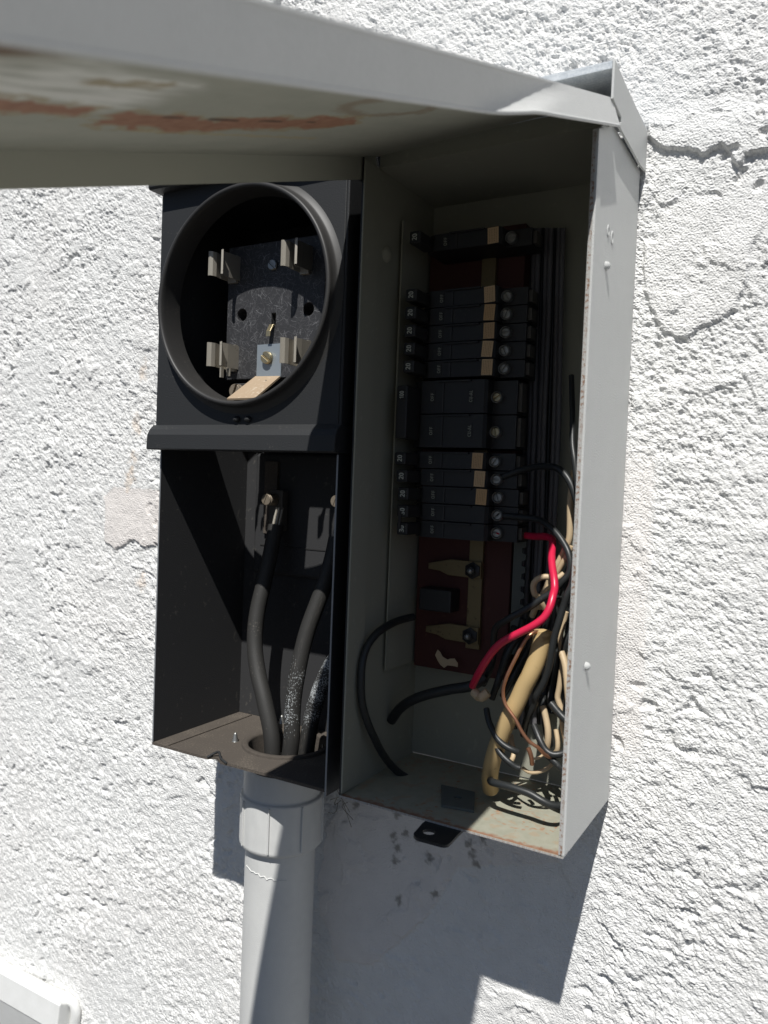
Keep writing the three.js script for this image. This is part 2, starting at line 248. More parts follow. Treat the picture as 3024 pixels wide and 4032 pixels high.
{
  const axis = (a, b, st, A, B) => { const l = []; let p = a, s = st; while (p > A) { s *= 1.35; p -= s; l.unshift(Math.max(p, A)); } for (let k = 0; ; k++) { const v = a + k * st; if (v >= b) break; l.push(v); } p = b; s = st; l.push(b); while (p < B) { s *= 1.35; p += s; l.push(Math.min(p, B)); } return l; };
  const xs = axis(-0.86, 0.19, 0.00118, -4, 4), ys = axis(-0.53, 0.9, 0.00118, -1.4, 2.6), nx = xs.length, ny = ys.length;
  const pos = new Float32Array(nx * ny * 3), col = new Float32Array(nx * ny * 3), uv = new Float32Array(nx * ny * 2), idx = new Uint32Array((nx - 1) * (ny - 1) * 6);
  let k = 0;
  for (let j = 0; j < ny; j++) for (let i = 0; i < nx; i++, k++) {
    const x = xs[i], y = ys[j], inside = x > -0.87 && x < 0.2 && y > -0.54 && y < 0.91, [h, g, t] = stucco(x, y, inside);
    pos[k * 3] = x; pos[k * 3 + 1] = y; pos[k * 3 + 2] = h; uv[k * 2] = x; uv[k * 2 + 1] = y;
    let c = mixc([0.80, 0.795, 0.775], [0.79, 0.74, 0.7], clamp(t));
    const v = 1 + 0.05 * noise(x * 60, y * 60); c = [c[0] * v, c[1] * v, c[2] * v];
    if (inside && y < 0.02 && y > -0.2 && x > -0.3 && x < -0.03) {
      for (const s of stains) { const d = Math.hypot((x - s[0]) * 1.2, y - s[1]); if (d < 0.012) c = mixc(c, [0.22, 0.2, 0.17], 0.75 * sstep(0.006, 0.0015, d + 0.005 * fbm(x * 260, y * 260, 2))); }
    }
    if (inside && x < -0.4) for (const s of rusty) { const d = Math.hypot(x - s[0], (y - s[1]) * 0.6); if (d < 0.02) c = mixc(c, [0.66, 0.5, 0.36], 0.4 * sstep(0.009, 0.001, d + 0.009 * fbm(x * 120, y * 120, 2))); }
    col[k * 3] = c[0]; col[k * 3 + 1] = c[1]; col[k * 3 + 2] = c[2];
  }
  k = 0;
  for (let j = 0; j < ny - 1; j++) for (let i = 0; i < nx - 1; i++) { const a = j * nx + i; idx[k++] = a; idx[k++] = a + 1; idx[k++] = a + nx; idx[k++] = a + 1; idx[k++] = a + nx + 1; idx[k++] = a + nx; }
  const g = new THREE.BufferGeometry(); g.setAttribute('position', new THREE.BufferAttribute(pos, 3)); g.setAttribute('color', new THREE.BufferAttribute(col, 3)); g.setAttribute('uv', new THREE.BufferAttribute(uv, 2)); g.setIndex(new THREE.BufferAttribute(idx, 1)); g.computeVertexNormals();
  const fineBump = tex(2048, 2048, (u, v) => { const a = pn(u, v, 190); return 0.62 - 0.75 * Math.abs(a) + 0.5 * pn(u, v, 330, 7); }, false, [2.2, 2.2]);
  const w = new THREE.Mesh(g, std({ vertexColors: true, roughness: 0.85, bumpMap: fineBump, bumpScale: 0.0013 }));
  w.name = numbered('stucco_wall'); w.castShadow = w.receiveShadow = true; w.userData = { label: 'white painted rough stucco wall behind the meter and panel', category: 'wall' }; bases.set(w, V(0, 0, 0)); scene.add(w);
}

// ------------------------------------------------------------------ white trim at the foot of the stucco
{
  const t = thing('trim_box', 'white painted surface box stuck on the stucco, away from the conduit', 'box', [-0.72, -0.47, 0]);
  const prof = [[-0.004, -0.404], [0.010, -0.398], [0.0185, -0.3935], [0.0205, -0.3955], [0.024, -0.4255], [0.0225, -0.4285], [0.012, -0.47], [-0.004, -0.47]];
  part(t, 'cover', prismX(prof, -0.86, -0.628, 0.0016), M.whiteTrim);
  part(t, 'caulk_bead', tube([V(-0.86, -0.401, 0.004), V(-0.75, -0.4005, 0.005), V(-0.66, -0.4, 0.004), V(-0.624, -0.402, 0.002), V(-0.624, -0.44, 0.001)], 0.006, 8, 0.01, null, 0.3), M.whiteTrim);
}

// ------------------------------------------------------------------ breaker box (enclosure of the right half)
const W = 0.1772, D = 0.1225;
const panel = thing('breaker_panel', 'open grey steel breaker box with a hood and raised lid', 'electrical panel', [0, 0, 0]);
{
  const S = 0.0014, both = (outer, inn, side) => [0, 1, 2, 3, 4, 5].map(i => i === side ? inn : outer);
  const rs = prismX([[0.001, 0], [D, 0], [D, 0.478], [0.105, 0.4895], [0.09, 0.4955], [0.001, 0.4955]], -S, 0.0002);
  const right = part(panel, 'side_wall', rs, M.greyPaint);
  part(right, 'hem', prismX([[D - 0.0105, 0.0005], [D + 0.0006, 0.0005], [D + 0.0006, 0.4785], [D - 0.0105, 0.4835]], -0.0032, 0.0011, 0.0006), M.greyPaint);
  part(right, 'edge', box(-0.0026, -0.0004, 0.001, 0.477, D + 0.0006, D + 0.0011), M.rustEdge, 'thin rust-lined bare front edge');
  for (const [y, z] of [[0.3994, 0.0885], [0.1224, 0.0899]]) { const g = lathe([[0, 0.0034], [0.0012, 0.0032], [0.0026, 0.0022], [0.003, 0.0006], [0.003, -0.001]], 20); g.rotateZ(-Math.PI / 2); g.translate(0.0002, y, z); part(right, 'screw_head', g, M.greyPaint); }
  for (const [y, z, r] of [[0.4237, 0.087, 0.0024], [0.4222, 0.0758, 0.0028]]) { const g = new THREE.TorusGeometry(r, 0.0007, 8, 20); g.scale(0.7, 1.4, 1); g.rotateY(Math.PI / 2); g.translate(0.0003, y, z); part(right, 'dent', g, M.greyPaint); }
  const left = part(panel, 'side_wall', box(-W - S, -W, 0, 0.491, 0.002, D), both(M.black, M.inner, 0));
  part(left, 'front_flange', box(-W + 0.0002, -W + 0.0016, 0.002, 0.489, 0.098, D + 0.0006, 0.0005), M.inner);
  { const g = lathe([[0, 0.004], [0.004, 0.0036], [0.0062, 0.0018], [0.0066, 0]], 20); g.rotateZ(-Math.PI / 2); g.translate(-W, 0.428, 0.0848); part(left, 'bolt_head', g, M.inner); }
  part(panel, 'back_wall', box(-W, -S, 0.0015, 0.491, 0.002, 0.0035), M.inner);
  part(panel, 'top_wall', merge(box(-W, -S, 0.4905, 0.4922, 0.0036, 0.1), box(-W, -S, 0.4923, 0.5055, 0.0975, 0.0995)), M.inner);
  // floor: cream paint, stained, with a lapped strip at the right
  const floorTex = tex(1024, 1024, (u, v) => {
    const x = -W + u * W, z = v * D; let c = mixc([0.34, 0.335, 0.26], [0.39, 0.38, 0.3], clamp(0.5 + fbm(x * 120, z * 120, 3)));
    c = mixc(c, [0.4, 0.3, 0.2], 0.6 * sstep(0.12, 0.5, fbm(x * 90 + 7, z * 90, 4)));
    const ring = Math.abs(Math.hypot((x + 0.045) * 0.9, (z - 0.083) * 1.1) - 0.017 - 0.005 * noise(x * 150, z * 150)); c = mixc(c, [0.42, 0.2, 0.1], 0.6 * sstep(0.0022, 0.0003, ring) * sstep(-0.3, 0.3, noise(x * 300, z * 300)));
    c = mixc(c, [0.4, 0.16, 0.07], 0.7 * sstep(0.2, 0.5, noise(x * 260, z * 300 + 30)) * sstep(0.0, 0.3, noise(x * 40, z * 40)));
    const e = D - z; c = mixc(c, [0.3, 0.13, 0.07], 0.85 * sstep(0.006, 0.0008, e + 0.004 * fbm(x * 200, z * 200, 3)));
    return c;
  });
  const fm = std({ color: 0xffffff, map: floorTex, roughness: 0.7 });
  const setUV = (g) => { const p = g.attributes.position, uv = g.attributes.uv; for (let i = 0; i < p.count; i++) uv.setXY(i, (p.getX(i) + W) / W, p.getZ(i) / D); return g; };
  const floor = part(panel, 'floor', setUV(box(-W - S, 0.0002, -0.0014, 0, 0.002, D + 0.0006)), [M.greyPaint, M.greyPaint, fm, M.greyPaint, M.rustEdge, M.greyPaint]);
  part(floor, 'lapped_strip', setUV(prismY([[-0.0168, 0.02], [-0.0015, 0.02], [-0.0015, D - 0.0006], [-0.0168, D - 0.0006]], 0.0001, 0.0009)), fm);
  part(floor, 'latch_plate', prismY([[-0.1196, 0.0616], [-0.0909, 0.0597], [-0.0771, 0.093], [-0.102, 0.0975]], 0.0004, 0.0024, [circ(-0.0975, 0.078, 0.0032, 20)]), M.oldZinc);
  const tab = []; const arc = (cx, cz, r, a0, a1) => { for (let i = 0; i <= 8; i++) { const a = (a0 + (a1 - a0) * i / 8) * Math.PI / 180; tab.push([cx + r * Math.cos(a), cz + r * Math.sin(a)]); } };
  tab.push([-0.0738, 0.114], [-0.0738, 0.127]); arc(-0.0775, 0.1455, 0.005, 0, 80); arc(-0.0925, 0.1425, 0.0085, 95, 185); tab.push([-0.103, 0.127], [-0.103, 0.114]);
  part(panel, 'padlock_tab', prismY(tab, -0.0036, -0.0016, [circ(-0.0924, 0.1375, 0.0045, 28)]), M.black, 'black rounded padlock tab with a round hole');
  // hood
  const hood = part(panel, 'hood', merge(box(-0.392, 0.0028, 0.5278, 0.5292, 0.002, 0.106), box(-0.392, 0.0028, 0.5242, 0.5277, 0.1048, 0.106)), M.galv);
  part(hood, 'hood_side', prismX([[0.106, 0.5298], [0.1063, 0.5042], [0.0835, 0.5016], [0.0822, 0.4985], [0.0905, 0.494], [0.0196, 0.4922], [0.001, 0.494], [0.001, 0.5225], [0.004, 0.5245], [0.078, 0.5275]].reverse(), 0.0029, 0.0046, 0.0004), M.greyPaint);
}
// lid: hinged under the hood, swung up and drooping towards the camera
{
  const hy = 0.506, hz = 0.104, sx = [0, -0.343, 0.939], un = [0, 0.939, 0.343], LEN = 0.49, ROLL = 0.035, XR = 0.0024, XL = -0.181;
  const P = (x, s, u) => [x, hy + sx[1] * s + un[1] * (u + ROLL * x), hz + sx[2] * s + un[2] * (u + ROLL * x)];
  const grid = (nu, nv, fn, uvf) => { const pos = [], uv = [], idx = []; for (let j = 0; j <= nv; j++) for (let i = 0; i <= nu; i++) { const a = fn(i / nu, j / nv); pos.push(...a); uv.push(...uvf(i / nu, j / nv)); } for (let j = 0; j < nv; j++) for (let i = 0; i < nu; i++) { const a = j * (nu + 1) + i; idx.push(a, a + 1, a + nu + 1, a + 1, a + nu + 2, a + nu + 1); } const g = new THREE.BufferGeometry(); g.setAttribute('position', new THREE.Float32BufferAttribute(pos, 3)); g.setAttribute('uv', new THREE.Float32BufferAttribute(uv, 2)); g.setIndex(idx); g.computeVertexNormals(); return g; };
  const T = 0.0012;
  const rust = tex(1024, 512, (u, v) => {                 // u along the lid from the hinge, v across from left to right
    const s = u * LEN, x = -0.181 + v * 0.181, n = fbm(x * 60, s * 25, 4), nf = fbm(x * 240, s * 140, 3);
    let c = mixc([0.35, 0.35, 0.285], [0.41, 0.405, 0.33], clamp(0.5 + 0.6 * n + 0.25 * nf));
    const seg = (x0, s0, x1, s1) => { const ex = x1 - x0, es = s1 - s0, t = clamp(((x - x0) * ex + (s - s0) * es) / (ex * ex + es * es)); return Math.hypot(x - x0 - ex * t, s - s0 - es * t); };
    const wht = sstep(0.03, 0.012, Math.hypot((x + 0.083) * 0.95, Math.max(0, Math.abs(s - 0.395) - 0.045)) + 0.012 * n); c = mixc(c, [0.74, 0.73, 0.66], clamp(wht * (0.75 + 1.1 * fbm(x * 190, s * 26, 3))));
    c = mixc(c, [0.34, 0.26, 0.13], 0.75 * sstep(0.006, 0.001, seg(-0.0715, 0.347, -0.076, 0.375) + 0.004 * nf));
    c = mixc(c, [0.16, 0.09, 0.045], 0.9 * sstep(0.016, 0.005, Math.hypot(x + 0.058, (s - 0.425) * 0.6) + 0.008 * n));
    c = mixc(c, [0.44, 0.36, 0.2], 0.6 * sstep(0.004, 0.0008, seg(-0.1315, 0.16, -0.134, 0.30) + 0.003 * nf));
    const rg = Math.abs(Math.hypot((x + 0.063) * 2.2, (s - 0.19)) - 0.035 + 0.01 * n); c = mixc(c, [0.24, 0.17, 0.1], 0.6 * sstep(0.012, 0.002, rg + 0.006 * nf));
    const ra = seg(-0.11, 0.352, -0.112, 0.49) - 0.006 - 0.055 * clamp(s - 0.355, 0, 0.12), rb = Math.min(seg(-0.117, 0.322, -0.119, 0.27), seg(-0.113, 0.265, -0.097, 0.188)) - 0.0115;
    const r = Math.min(ra, rb) + 0.009 * fbm(x * 130, s * 80, 3); const rm = sstep(0.001, -0.001, r);
    c = mixc(c, mixc([0.3, 0.145, 0.085], [0.38, 0.2, 0.12], clamp(0.5 + nf)), rm);
    c = mixc(c, [0.36, 0.28, 0.15], 0.7 * sstep(0.004, 0.0, Math.abs(r - 0.002)) * (1 - rm));
    const flake = sstep(-0.0, 0.12, noise(x * 40, s * 60 + 20)) * sstep(0.003, 0.0, Math.abs(x + 0.1035 + 0.1 * (s - 0.25) + 0.003 * n)) * sstep(0.18, 0.2, s) * sstep(0.33, 0.32, s); c = mixc(c, [0.05, 0.03, 0.022], 0.9 * flake);
    return c;
  });
  const under = std({ color: 0xffffff, map: rust, roughness: 0.8 });
  const sag = (v, s) => -0.0012 * Math.sin(Math.PI * v) * Math.sin(Math.PI * s / LEN);
  const lid = part(panel, 'lid', grid(48, 16, (a, v) => P(XL + (XR - XL) * v, -0.012 + a * (LEN + 0.012), sag(v, a * LEN)), (a, v) => [a * LEN, v * 0.18]), M.lidPaint);
  part(lid, 'lid_underside', grid(48, 16, (a, v) => P(XL + 0.0012 + (XR - XL - 0.0024) * (1 - v), a * LEN, -T + sag(1 - v, a * LEN)), (a, v) => [a, 1 - v]), under, 'dull green-grey lid underside with peeling rust');
  // right flange leans in more and more away from the hinge, as the sheet is twisted
  const DEP = 0.0186, lean = (s, b) => -0.26 + 0.6 * sstep(-0.035, 0.035, s - 0.11 - 0.085 * b);
  const fl = (off, flip) => grid(80, 6, (a, b) => { const s = -0.003 + a * (LEN + 0.003), bb = flip ? 1 - b : b, k = lean(s, bb), d = DEP * bb; return P(XR - off - Math.sin(k) * d, s, -Math.cos(k) * d); }, (a, b) => [a * LEN, b * DEP]);
  const rf = part(lid, 'side_flange', merge(fl(0, false), fl(T, true)), M.lidPaint);
  const hem = []; for (let i = 0; i <= 40; i++) { const s = -0.003 + i / 40 * (LEN + 0.003), k = lean(s, 1); hem.push(V(...P(XR - T / 2 - Math.sin(k) * DEP, s, -Math.cos(k) * DEP))); }
  part(lid, 'hem', tube(hem, 0.0011, 8, 0.006), M.lidPaint);
  const topE = []; for (let i = 0; i <= 20; i++) topE.push(V(...P(XR - 0.0009, -0.003 + i / 20 * (LEN + 0.003), -0.0008)));
  part(lid, 'fold', tube(topE, 0.0010, 8, 0.01), M.lidPaint);
  const lf = (x, flip) => grid(40, 3, (a, b) => P(x, a * LEN, -0.0165 * (flip ? 1 - b : b) - 0.0005), (a, b) => [a * LEN, b * 0.02]);
  part(lid, 'side_flange', merge(lf(XL, true), lf(XL + T, false)), under.clone());
  lid.children[lid.children.length - 1].material = std({ color: L(0.375, 0.37, 0.3), roughness: 0.8 });
  part(lid, 'front_flange', grid(10, 3, (a, b) => P(XL + (XR - XL) * a, LEN, -0.0186 * b), (a, b) => [a * 0.18, b * 0.02]), M.lidPaint);
  part(lid, 'hinge_leaf', prismX([[0.083, 0.497], [0.1035, 0.487], [0.1055, 0.504], [0.0885, 0.507]], 0.0012, 0.0024), M.greyPaint);
  const pin = tube([V(XL + 0.003, 0.5056, 0.1012), V(-0.003, 0.5056, 0.1012)], 0.0022, 10, 0.02); part(lid, 'hinge_pin', pin, M.galv);
}

// ------------------------------------------------------------------ meter socket (left half)
const MX0 = -0.382, MX1 = -0.1906;
const meter = thing('meter_socket', 'black steel meter socket with an empty round opening, left of the breakers', 'meter socket', [-0.286, 0, 0]);
{
  const S = 0.0014;
  part(meter, 'side_wall', box(MX0, MX0 + S, 0.0015, 0.4945, 0.002, D), [M.blackIn, M.black, M.black, M.black, M.edgeGrey, M.black]);
  const rw = part(meter, 'side_wall', box(MX1 - S, MX1, -0.004, 0.4945, 0.002, D), M.black);
  part(rw, 'edge', box(MX1 - S, MX1, -0.004, 0.265, D, D + 0.0005), M.edgeGrey, 'thin bare metal front edge');
  part(meter, 'back_wall', box(MX0 + S, MX1 - S, 0.0015, 0.4945, 0.002, 0.0035), M.blackIn);
  const fl = [[MX0, 0.002], [MX1 - 0.0015, 0.002], [MX1 - 0.0015, D], [-0.2525, D + 0.0004], [-0.287, D + 0.0006], [-0.2935, D + 0.0012], [-0.3, D + 0.0006], [-0.304, D - 0.002], [-0.309, D - 0.0048], [-0.3125, D - 0.004], [-0.316, D - 0.0008], [-0.322, D + 0.0002], [MX0, D]];
  const floor = part(meter, 'floor', prismY(fl, -0.0012, 0.0012, [circ(-0.28, 0.0555, 0.0395, 64)]), M.dusty, 'dusty bottom sheet with a bent front lip');
  part(floor, 'bent_lip', tube([V(-0.316, 0.0006, D - 0.001), V(-0.311, 0.0042, D - 0.0045), V(-0.307, 0.0058, D - 0.0052), V(-0.301, 0.003, D - 0.001), V(-0.292, 0.0008, D + 0.0012)], 0.0011, 8, 0.002), M.black);
  part(floor, 'lap_seam', box(-0.3635, -0.3618, 0.0012, 0.0022, 0.006, D - 0.001), M.dusty);
  for (const [x, z] of [[-0.3235, 0.0765], [-0.3226, 0.0075]]) { const pr = []; for (let i = 0; i < 5; i++) pr.push([0.0034 - i * 0.0004, i * 0.0017], [0.0026 - i * 0.0004, i * 0.0017 + 0.0012]); pr.push([0, 0.0086]); const g = lathe(pr, 16); g.translate(x, 0.001, z); part(floor, 'screw_tip', g, M.steel); }
  const collar = lathe([[0.041, -0.0015], [0.041, 0.003], [0.0395, 0.0038], [0.036, 0.0036], [0.0345, 0.0015], [0.0345, -0.018]], 64); collar.translate(-0.28, 0, 0.0555); part(meter, 'hub_collar', collar, M.dusty);
  part(meter, 'top_cap', merge(prismX([[0.002, 0.4925], [0.1375, 0.4925], [0.139, 0.4945], [0.139, 0.515], [0.136, 0.518], [0.002, 0.523]].reverse(), -0.389, -0.1845, 0.0008)), M.black);
  // cover
  const CX = -0.2855, CY = 0.3935, zc = 0.1265;
  const cover = part(meter, 'cover', prismZ([[-0.3835, 0.286], [-0.1895, 0.286], [-0.1895, 0.494], [-0.3835, 0.494]], zc - 0.0035, zc, [circ(CX, CY, 0.088, 96)], 0.0008), M.black);
  part(cover, 'side_return', box(-0.1898, -0.1872, 0.286, 0.4915, 0.105, zc - 0.0006, 0.0009), M.black);
  part(cover, 'side_return', box(-0.3848, -0.3836, 0.286, 0.4915, 0.105, zc - 0.0006), M.black);
  part(cover, 'lower_band', prismX([[0.11, 0.2668], [0.1335, 0.2664], [0.1345, 0.2674], [0.1338, 0.2795], [0.131, 0.2845], [0.1268, 0.2885], [0.11, 0.2885]].reverse(), -0.3875, -0.1868, 0.0007), M.black);
  for (const x of [-0.2905, -0.2785]) { const g = new THREE.SphereGeometry(0.0034, 12, 8); g.scale(1, 0.8, 0.8); g.translate(x, 0.293, zc + 0.001); part(cover, 'weld_bead', g, M.black); }
  const ringG = alongZ(lathe([[0.0965, 0], [0.0925, 0.0016], [0.0908, 0.0036], [0.0902, 0.0075], [0.0905, 0.0092], [0.0896, 0.0106], [0.0882, 0.011], [0.0868, 0.0104], [0.0862, 0.0088], [0.0858, 0.006], [0.0855, -0.012], [0.0862, -0.0122]].map(p => [p[0], p[1]]), 128), CX, CY, zc);
  part(cover, 'ring', ringG, M.ringBlack, 'rolled black rim with worn grey highlights');
  // base and jaws
  const fib = document.createElement('canvas'); fib.width = fib.height = 1024; const q = fib.getContext('2d'); q.fillStyle = '#343436'; q.fillRect(0, 0, 1024, 1024);
  for (let i = 0; i < 2600; i++) { const a = rnd() * 6.28, l = rr(15, 75), x = rnd() * 1024, y = rnd() * 1024, b = rr(-0.5, 0.5), g = rr(95, 190) | 0; q.strokeStyle = `rgba(${g},${g},${g + 2},${rr(0.25, 0.8)})`; q.lineWidth = rr(0.7, 2.2); q.beginPath(); q.moveTo(x, y); q.quadraticCurveTo(x + Math.cos(a + b) * l / 2, y + Math.sin(a + b) * l / 2, x + Math.cos(a) * l, y + Math.sin(a) * l); q.stroke(); }
  const ft = new THREE.CanvasTexture(fib); ft.colorSpace = THREE.SRGBColorSpace; ft.wrapS = ft.wrapT = THREE.RepeatWrapping; ft.repeat.set(9, 9);
  const fibMat = std({ map: ft, roughness: 0.55 });
  const bl = [[-0.3375, 0.332], [-0.232, 0.332], [-0.232, 0.45], [-0.3375, 0.45]];
  const base = part(meter, 'socket_base', prismZ(bl, 0.074, 0.09, [circ(-0.3204, 0.3889, 0.0056, 20), circ(-0.248, 0.3887, 0.0056, 20), [[-0.2872, 0.388], [-0.2872, 0.3775], [-0.2825, 0.3775], [-0.2825, 0.388]]], 0.0006), fibMat, 'black fibre-flecked insulating base board');
  part(base, 'support', box(-0.33, -0.24, 0.34, 0.44, 0.0036, 0.0739), M.blackIn);
  part(base, 'bent_tab', merge(prismX([[0.0895, 0.3785], [0.0925, 0.378], [0.0965, 0.3715], [0.097, 0.367], [0.0958, 0.367], [0.0952, 0.371], [0.0917, 0.3765], [0.0895, 0.377]], -0.2872, -0.2828, 0.0003)), M.brass);
  const jaw = (x0, x1, y0, y1) => {
    const z0 = 0.0885, z1 = 0.1155;
    const leaf = (x, sgn) => { const h = y1 - y0, prof = [[z0, 0], [0.104, 0.0004], [0.110, 0.0016], [0.1135, 0.0004], [z1, -0.0016], [z1 - 0.0004, -0.0024]]; const a = prof.map(p => [x + sgn * p[1], p[0]]), b = prof.map(p => [x + sgn * p[1] + 0.0011, p[0]]).reverse(); const g = prismY([...a, ...b].map(p => [p[0], p[1]]), y0, y1); return g; };
    const j = part(meter, 'jaw', leaf(x0, 1), M.jaw);
    part(j, 'jaw_leaf', leaf(x1 - 0.001, -1), M.jaw);
    part(j, 'jaw_foot', box(x0 + 0.0014, x1 - 0.0014, y0 - 0.002, y1 + 0.001, 0.0902, 0.0935), M.jaw);
    return j;
  };
  jaw(-0.3362, -0.324, 0.4194, 0.4402); const bj = jaw(-0.3348, -0.3225, 0.3408, 0.3614); jaw(-0.2572, -0.2455, 0.4196, 0.4405); jaw(-0.2548, -0.243, 0.34, 0.361);
  part(bj, 'spring_clip', merge(box(-0.3285, -0.3268, 0.3318, 0.3406, 0.104, 0.1075), box(-0.3262, -0.3225, 0.3335, 0.3406, 0.1, 0.1012)), M.jaw);
  part(meter, 'base_screw', screwHead(-0.2863, 0.4291, 0.0902, 0.0045, 0.003, -0.7), M.steel);
  const br = part(meter, 'bracket', prismX([[0.0903, 0.3612], [0.0917, 0.3612], [0.0917, 0.3326], [0.0905, 0.332], [0.0903, 0.3325]].reverse(), -0.3003, -0.2738, 0.0002), M.zinc, 'bluish zinc bracket bent out at the bottom');
  const qd = [[-0.3016, 0.3328, 0.0905], [-0.2742, 0.3322, 0.0905], [-0.268, 0.3085, 0.131], [-0.298, 0.3085, 0.131]], qg = new THREE.BufferGeometry(), qv = []; const qup = qd.map(p => [p[0], p[1] + 0.0014, p[2] + 0.0006]);
  const tri = (a, b, c) => qv.push(...a, ...b, ...c); const quad = (a, b, c, d) => { tri(a, b, c); tri(a, c, d); };
  quad(...qup); quad(qd[3], qd[2], qd[1], qd[0]); for (let i = 0; i < 4; i++) quad(qd[i], qd[(i + 1) % 4], qup[(i + 1) % 4], qup[i]);
  qg.setAttribute('position', new THREE.Float32BufferAttribute(qv, 3)); qg.computeVertexNormals();
  part(br, 'bent_foot', mUV(qg), M.rustPlate, 'rust-brown foot of the bracket');
  const fh = new THREE.CylinderGeometry(0.0021, 0.0021, 0.0004, 16); fh.rotateX(0.55); fh.translate(-0.2838, 0.3279, 0.1008); part(br, 'hole', fh, M.handle);
  part(br, 'bracket_screw', screwHead(-0.2878, 0.3492, 0.0918, 0.0054, 0.004, -0.62), M.brass);
  part(meter, 'terminal_screw', screwHead(-0.3165, 0.3205, 0.0935, 0.0062, 0.008, 1.2), M.oldScrew);
  part(meter, 'terminal_block', box(-0.3235, -0.303, 0.31, 0.328, 0.062, 0.0934, 0.001), M.blackIn);
  // lower compartment: insulating board, lugs
  const board = part(meter, 'terminal_board', box(-0.3629, -0.205, 0.1494, 0.27, 0.0036, 0.0125, 0.004), M.blackIn);
  part(board, 'seam', box(-0.353, -0.216, 0.1775, 0.1786, 0.0125, 0.0131), M.handle);
  part(board, 'terminal_strap', box(-0.3475, -0.3318, 0.19, 0.262, 0.0126, 0.0165, 0.0006), M.dusty);
  const lug = (x, y) => {
    const l = part(meter, 'cable_lug', box(x - 0.0065, x + 0.0095, y - 0.03, y + 0.0095, 0.0168, 0.026, 0.001), M.lugMetal);
    const pr = []; for (let i = 0; i < 7; i++) pr.push([0.0058, i * 0.0017], [0.005, i * 0.0017 + 0.0009]); pr.push([0.0056, 0.0125], [0.0056, 0.0146], [0, 0.0146]);
    part(l, 'lug_screw', merge(alongZ(lathe(pr, 24), x, y, 0.0235), screwHead(x, y, 0.0381, 0.0055, 0.0016, 1.2)), M.oldScrew);
  };
  lug(-0.3265, 0.2245); lug(-0.247, 0.2265); 
}

// ------------------------------------------------------------------ service cables
{
  const r5 = (x, y, z) => U(500 + x / 1.475, 1700 + y / 1.475, z);
  const paintSpeck = (sl, s0, s1, dn) => std({ color: 0xffffff, map: tex(1024, 128, (u, v) => { const s = u * sl; let c = mixc([0.03, 0.029, 0.027], [0.09, 0.08, 0.068], sstep(0.1, 0.6, pn(u, v, 60, 4) + 0.7 * pn(u, v, 9))); const m = sstep(s0, s0 + 0.02, s) * sstep(s1, s1 - 0.02, s); if (m > 0 && noise(u * 420, v * 55) + 0.6 * noise(u * 190, v * 26) + 0.55 * noise(u * 30, v * 3 + 5) + 0.42 * m > dn) c = [0.42, 0.44, 0.45]; return c; }, true, [1 / sl, 1 / 0.047]), roughness: 0.62, bumpMap: orange, bumpScale: 0.0001 });
  const mk = (label, pts, bare, mat) => {
    const b = pts[0], t = thing('service_cable', label, 'cable', [b.x, b.y, b.z]);
    part(t, 'insulation', tube(pts, 0.0074, 18, 0.004, null, 0.04), mat);
    if (bare) for (let i = 0; i < 7; i++) { const a = i / 6 * 6.28, k = i === 6 ? 0 : 0.0031, e = pts[pts.length - 1], d = e.clone().sub(pts[pts.length - 2]).normalize(); const o = V(Math.cos(a) * k, 0, Math.sin(a) * k); part(t, 'strand', tube([e.clone().add(o).addScaledVector(d, -0.004), e.clone().add(o).addScaledVector(d, 0.008 + 0.002 * (i % 3)), e.clone().add(o).addScaledVector(d, 0.018)], 0.0015, 6, 0.006), M.jaw); }
  };
  mk('black service cable with a stripped end, standing nearest the socket side wall', [V(-0.296, -0.14, 0.058), V(-0.289, -0.05, 0.067), r5(843, 1800, 0.069), r5(800, 1570, 0.066), r5(757, 1380, 0.06), r5(742, 1220, 0.055), r5(755, 1060, 0.05), r5(790, 900, 0.044), r5(826, 745, 0.037), r5(848, 630, 0.032), r5(866, 545, 0.0285)], true, M.cable);
  mk('black service cable speckled with white paint, between the two others', [V(-0.281, -0.14, 0.058), V(-0.276, -0.05, 0.064), r5(955, 1800, 0.066), r5(965, 1580, 0.064), r5(1000, 1350, 0.06), r5(1050, 1150, 0.054), r5(1105, 1000, 0.048), r5(1150, 880, 0.043), r5(1190, 740, 0.036), r5(1215, 620, 0.03)], true, paintSpeck(0.42, 0.15, 0.23, 0.72));
  mk('short black service cable splashed with white paint, beside the grey divider edge', [V(-0.268, -0.14, 0.05), V(-0.2655, -0.05, 0.055), r5(1048, 1800, 0.0575), r5(1078, 1640, 0.057), r5(1120, 1500, 0.054), r5(1180, 1370, 0.048), r5(1230, 1290, 0.042), r5(1260, 1230, 0.034)], false, paintSpeck(0.3, 0.16, 0.27, 0.58));
}

